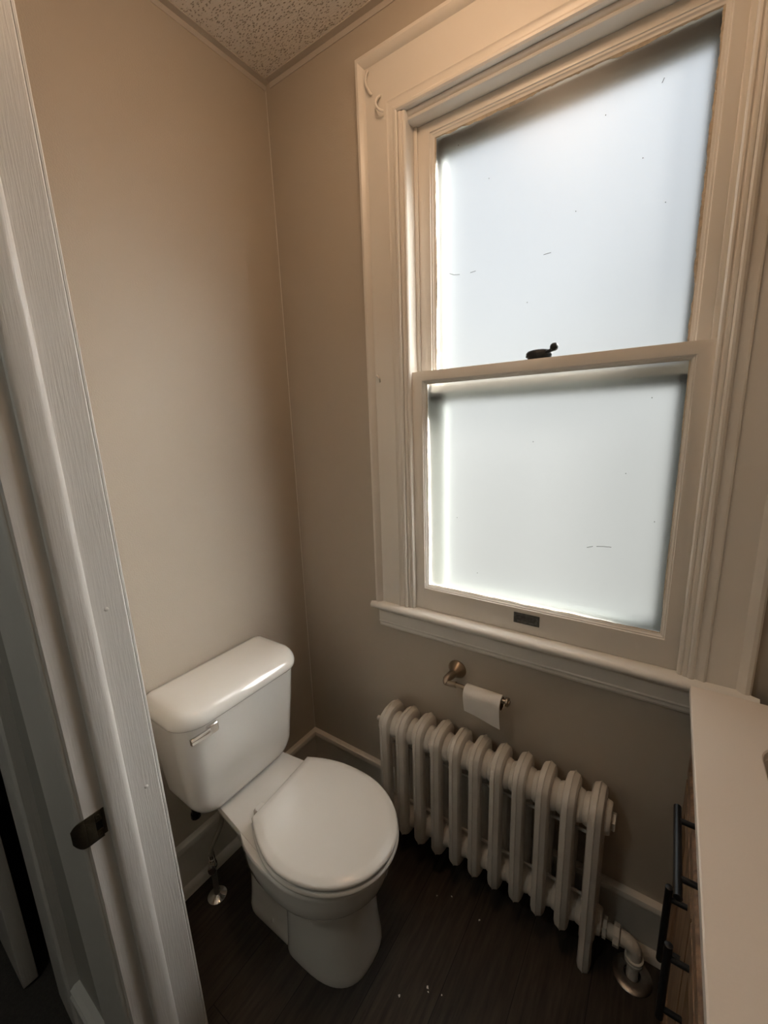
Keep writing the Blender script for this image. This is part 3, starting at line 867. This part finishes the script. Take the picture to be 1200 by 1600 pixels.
d1 = obj('door', shaker(VY0+.02, ym-.002, .10, .660), M['wood'], van)
d2 = obj('door', shaker(ym+.002, VY1-.02, .10, .660), M['wood'], van)
bar(d2, (HXB, ym+.054, .647), (HXB, ym+.054, .469), (.027, .150))
bar(d1, (HXB, ym-.054, .652), (HXB, ym-.054, .490), (.027, .140))

# countertop slab with a rounded basin cut-out
bm = bmesh.new()
cx0, cx1, cy0, cy1 = 1.2925, XR-.001, YF+.012, -.0435
bx0, bx1, by0, by1, br = 1.396, 1.74, -.62, -.185, .055
def rect_ring(z, d=0):
    """outer rectangle resampled to the same count as the basin ring"""
    inner = rrect(bx0, bx1, by0, by1, z, br, 8)
    out = []
    cxm, cym = (bx0+bx1)/2, (by0+by1)/2
    for x, y, _ in inner:
        out.append((x, y))
    return inner
inner_t = rrect(bx0, bx1, by0, by1, VT, br, 8)
def outer_ring(z, d):
    pts = []
    n = 9
    cs = [(cx0+d, cy0+d), (cx1-d, cy0+d), (cx1-d, cy1-d), (cx0+d, cy1-d)]
    # for each inner corner arc: n points -> go along edges towards the corner
    for ci, (x, y) in enumerate(cs):
        ax_, ay_ = [(cx0+d, by0), (bx1, cy0+d), (cx1-d, by1), (bx0, cy1-d)][ci] if False else (None, None)
        arc = inner_t[ci*n:(ci+1)*n]
        for k, (px, py, _) in enumerate(arc):
            t = k/(n-1)
            if ci == 0:   # arc runs from x0 side (angle pi) to y0 side
                q = (x, py) if t < .5 else ((px, y) if t > .5 else (x, y))
            elif ci == 1:
                q = (px, y) if t < .5 else ((x, py) if t > .5 else (x, y))
            elif ci == 2:
                q = (x, py) if t < .5 else ((px, y) if t > .5 else (x, y))
            else:
                q = (px, y) if t < .5 else ((x, py) if t > .5 else (x, y))
            pts.append((q[0], q[1], z))
    return pts
zb = VT-.021
seq = [rrect(bx0, bx1, by0, by1, zb, br, 8), rrect(bx0, bx1, by0, by1, VT-.002, br, 8), rrect(bx0-.002, bx1+.002, by0-.002, by1+.002, VT, br, 8),
       outer_ring(VT, .002), outer_ring(VT-.002, 0), outer_ring(zb, 0)]
R = [[bm.verts.new(p) for p in r] for r in seq]; n = len(R[0])
for i in range(len(R)):
    a, b = R[i], R[(i+1) % len(R)]
    for k in range(n): bm.faces.new((a[k], a[(k+1) % n], b[(k+1) % n], b[k]))
ct = obj('countertop', bm, M['counter']); tag(ct, 'beige stone countertop on the wooden vanity', 'countertop')
# undermount basin
bm = bmesh.new()
g_ = .004
def bs(d, z, r): return rrect(bx0-g_+d, bx1+g_-d, by0-g_+d, by1+g_-d, z, r, 8)
seq = [bs(-.012, zb-.0005, .06), bs(0, zb-.0005, .058), bs(.004, zb-.03, .058), bs(.014, zb-.09, .06), bs(.04, zb-.125, .06), bs(.10, zb-.138, .05), bs(.10, zb-.146, .05), bs(.03, zb-.134, .06), bs(.0, zb-.09, .06), bs(-.012, zb-.010, .06)]
R = [[bm.verts.new(p) for p in r] for r in seq]; n = len(R[0])
for i in range(len(R)):
    if i == 5: continue
    a, b = R[i], R[(i+1) % len(R)]
    for k in range(n): bm.faces.new((a[k], a[(k+1) % n], b[(k+1) % n], b[k]))
bm.faces.new(R[5]); bm.faces.new(R[6][::-1])
sk_ = obj('sink', bm, M['sink'], smooth=50); tag(sk_, 'undermount basin with rounded corners set in the countertop', 'sink')

# ------------------------------------------------------------------ paint chips on the floor
for i, (x, y, s) in enumerate([(.709, -.199, .0022), (.750, -.175, .0022), (.849, -.189, .0025), (.736, -.470, .0035), (.791, -.414, .0035), (.83, -.407, .002), (.797, -.421, .0018)]):
    bm = bmesh.new(); nn = 7
    pts = [(math.cos(2*PI*k/nn)*s*random.uniform(.6, 1.4), math.sin(2*PI*k/nn)*s*random.uniform(.6, 1.5)) for k in range(nn)]
    loft(bm, [[(a, b, 0) for a, b in pts], [(a*.9, b*.9, .0012) for a, b in pts]])
    o = obj('paint_chip', bm, M['chip']); o.location = (x, y, .0006); o.rotation_euler = (0, 0, i*1.3)
    tag(o, 'tiny white paint chip lying on the dark plank floor', 'paint chip', 'paint chips on the floor')

# ------------------------------------------------------------------ ceiling lamp and added hall fill
LX, LY = .80, -.52
lamp = empty('ceiling_light', (LX, LY, H-.001), 'round frosted ceiling light over the toilet room', 'lamp')
bm = bmesh.new(); lathe(bm, [(0, .085), (.012, .085), (.016, .075), (.03, .07)], (LX, LY, H-.0005), (0, 0, -1), 32)
obj('canopy', bm, M['nickel'], lamp, smooth=50)
bm = bmesh.new(); lathe(bm, [(0, .060), (.010, .105), (.035, .125), (.065, .118), (.095, .085), (.11, .04), (.114, .001)], (LX, LY, H-.022), (0, 0, -1), 32)
obj('shade', bm, mat_emit('lamp_shade', (1, .67, .42), 11.5), lamp, smooth=60)
hl = empty('hall_fill_light', (.5, -1.9, H), 'added round fill light on the hall ceiling, out of view', 'lamp')
bm = bmesh.new(); lathe(bm, [(0, .10), (.02, .12), (.06, .11), (.09, .05), (.095, .001)], (.5, -1.9, H-.0005), (0, 0, -1), 24)
obj('shade', bm, mat_emit('hall_fill_shade', (1.0, 1.0, .90), 17), hl, smooth=50)  # added unseen fill, lifts the dim hall woodwork

# daylight: overcast sky plus a hazy sun from the right, all through the frosted panes
sun = bpy.data.lights.new('sun', 'SUN'); sun.energy = 38; sun.angle = math.radians(25); sun.color = (1, .97, .93)
so = bpy.data.objects.new('sun', sun); COL.objects.link(so)
d = Vector((-.64, -.62, -.46)).normalized()
so.rotation_euler = (-d).to_track_quat('Z', 'Y').to_euler(); so.location = (3, 3, 4)
w = bpy.data.worlds.new('World'); S.world = w; w.use_nodes = True
nt = w.node_tree; bg = nt.nodes['Background']
tc = nt.nodes.new('ShaderNodeTexCoord'); sx = nt.nodes.new('ShaderNodeSeparateXYZ')
nt.links.new(tc.outputs['Generated'], sx.inputs[0])
cr = nt.nodes.new('ShaderNodeValToRGB')
mr = nt.nodes.new('ShaderNodeMapRange'); mr.inputs['From Min'].default_value = -1; mr.inputs['From Max'].default_value = 1
nt.links.new(sx.outputs['Z'], mr.inputs['Value']); nt.links.new(mr.outputs[0], cr.inputs['Fac'])
E_ = cr.color_ramp.elements
E_[0].position = .0; E_[0].color = (.50, .50, .46, 1)
E_[1].position = 1.0; E_[1].color = (2.6, 2.85, 3.1, 1)
for p, c in ((.42, (.70, .70, .67)), (.52, (.80, .81, .79)), (.64, (.78, .82, .87)), (.80, (.80, .86, .94))):
    el = E_.new(p); el.color = (*c, 1)
cn = nt.nodes.new('ShaderNodeTexNoise'); cn.inputs['Scale'].default_value = 2.6; cn.inputs['Detail'].default_value = 2
nt.links.new(tc.outputs['Generated'], cn.inputs['Vector'])
cm = nt.nodes.new('ShaderNodeMapRange'); cm.inputs['From Min'].default_value = .35; cm.inputs['From Max'].default_value = .65
cm.inputs['To Min'].default_value = .78; cm.inputs['To Max'].default_value = 1.14
nt.links.new(cn.outputs['Fac'], cm.inputs['Value'])
cx = nt.nodes.new('ShaderNodeVectorMath'); cx.operation = 'SCALE'
nt.links.new(cr.outputs[0], cx.inputs[0]); nt.links.new(cm.outputs[0], cx.inputs['Scale'])
nt.links.new(cx.outputs[0], bg.inputs['Color']); bg.inputs['Strength'].default_value = .73

# ------------------------------------------------------------------ camera
cd = bpy.data.cameras.new('camera'); cam = bpy.data.objects.new('camera', cd); COL.objects.link(cam)
F, YAW, PITCHC, ROLL = 652.586, .6057, -.2076, -.0346
cd.sensor_fit = 'VERTICAL'; cd.sensor_height = 36; cd.lens = 36*F/1600; cd.clip_start = .01
fw = Vector((-math.sin(YAW)*math.cos(PITCHC), math.cos(YAW)*math.cos(PITCHC), math.sin(PITCHC)))
rt = Vector((math.cos(YAW), math.sin(YAW), 0)); up = rt.cross(fw)
r_ = math.cos(ROLL)*rt+math.sin(ROLL)*up; u_ = -math.sin(ROLL)*rt+math.cos(ROLL)*up
mw = Matrix((r_, u_, -fw)).transposed().to_4x4(); mw.translation = (1.2102, -1.1481, 1.5)
cam.matrix_world = mw
S.camera = cam
S.view_settings.view_transform = 'Standard'; S.view_settings.look = 'None'
S.view_settings.gamma = 1; S.view_settings.use_curve_mapping = False
S.view_settings.exposure = .36
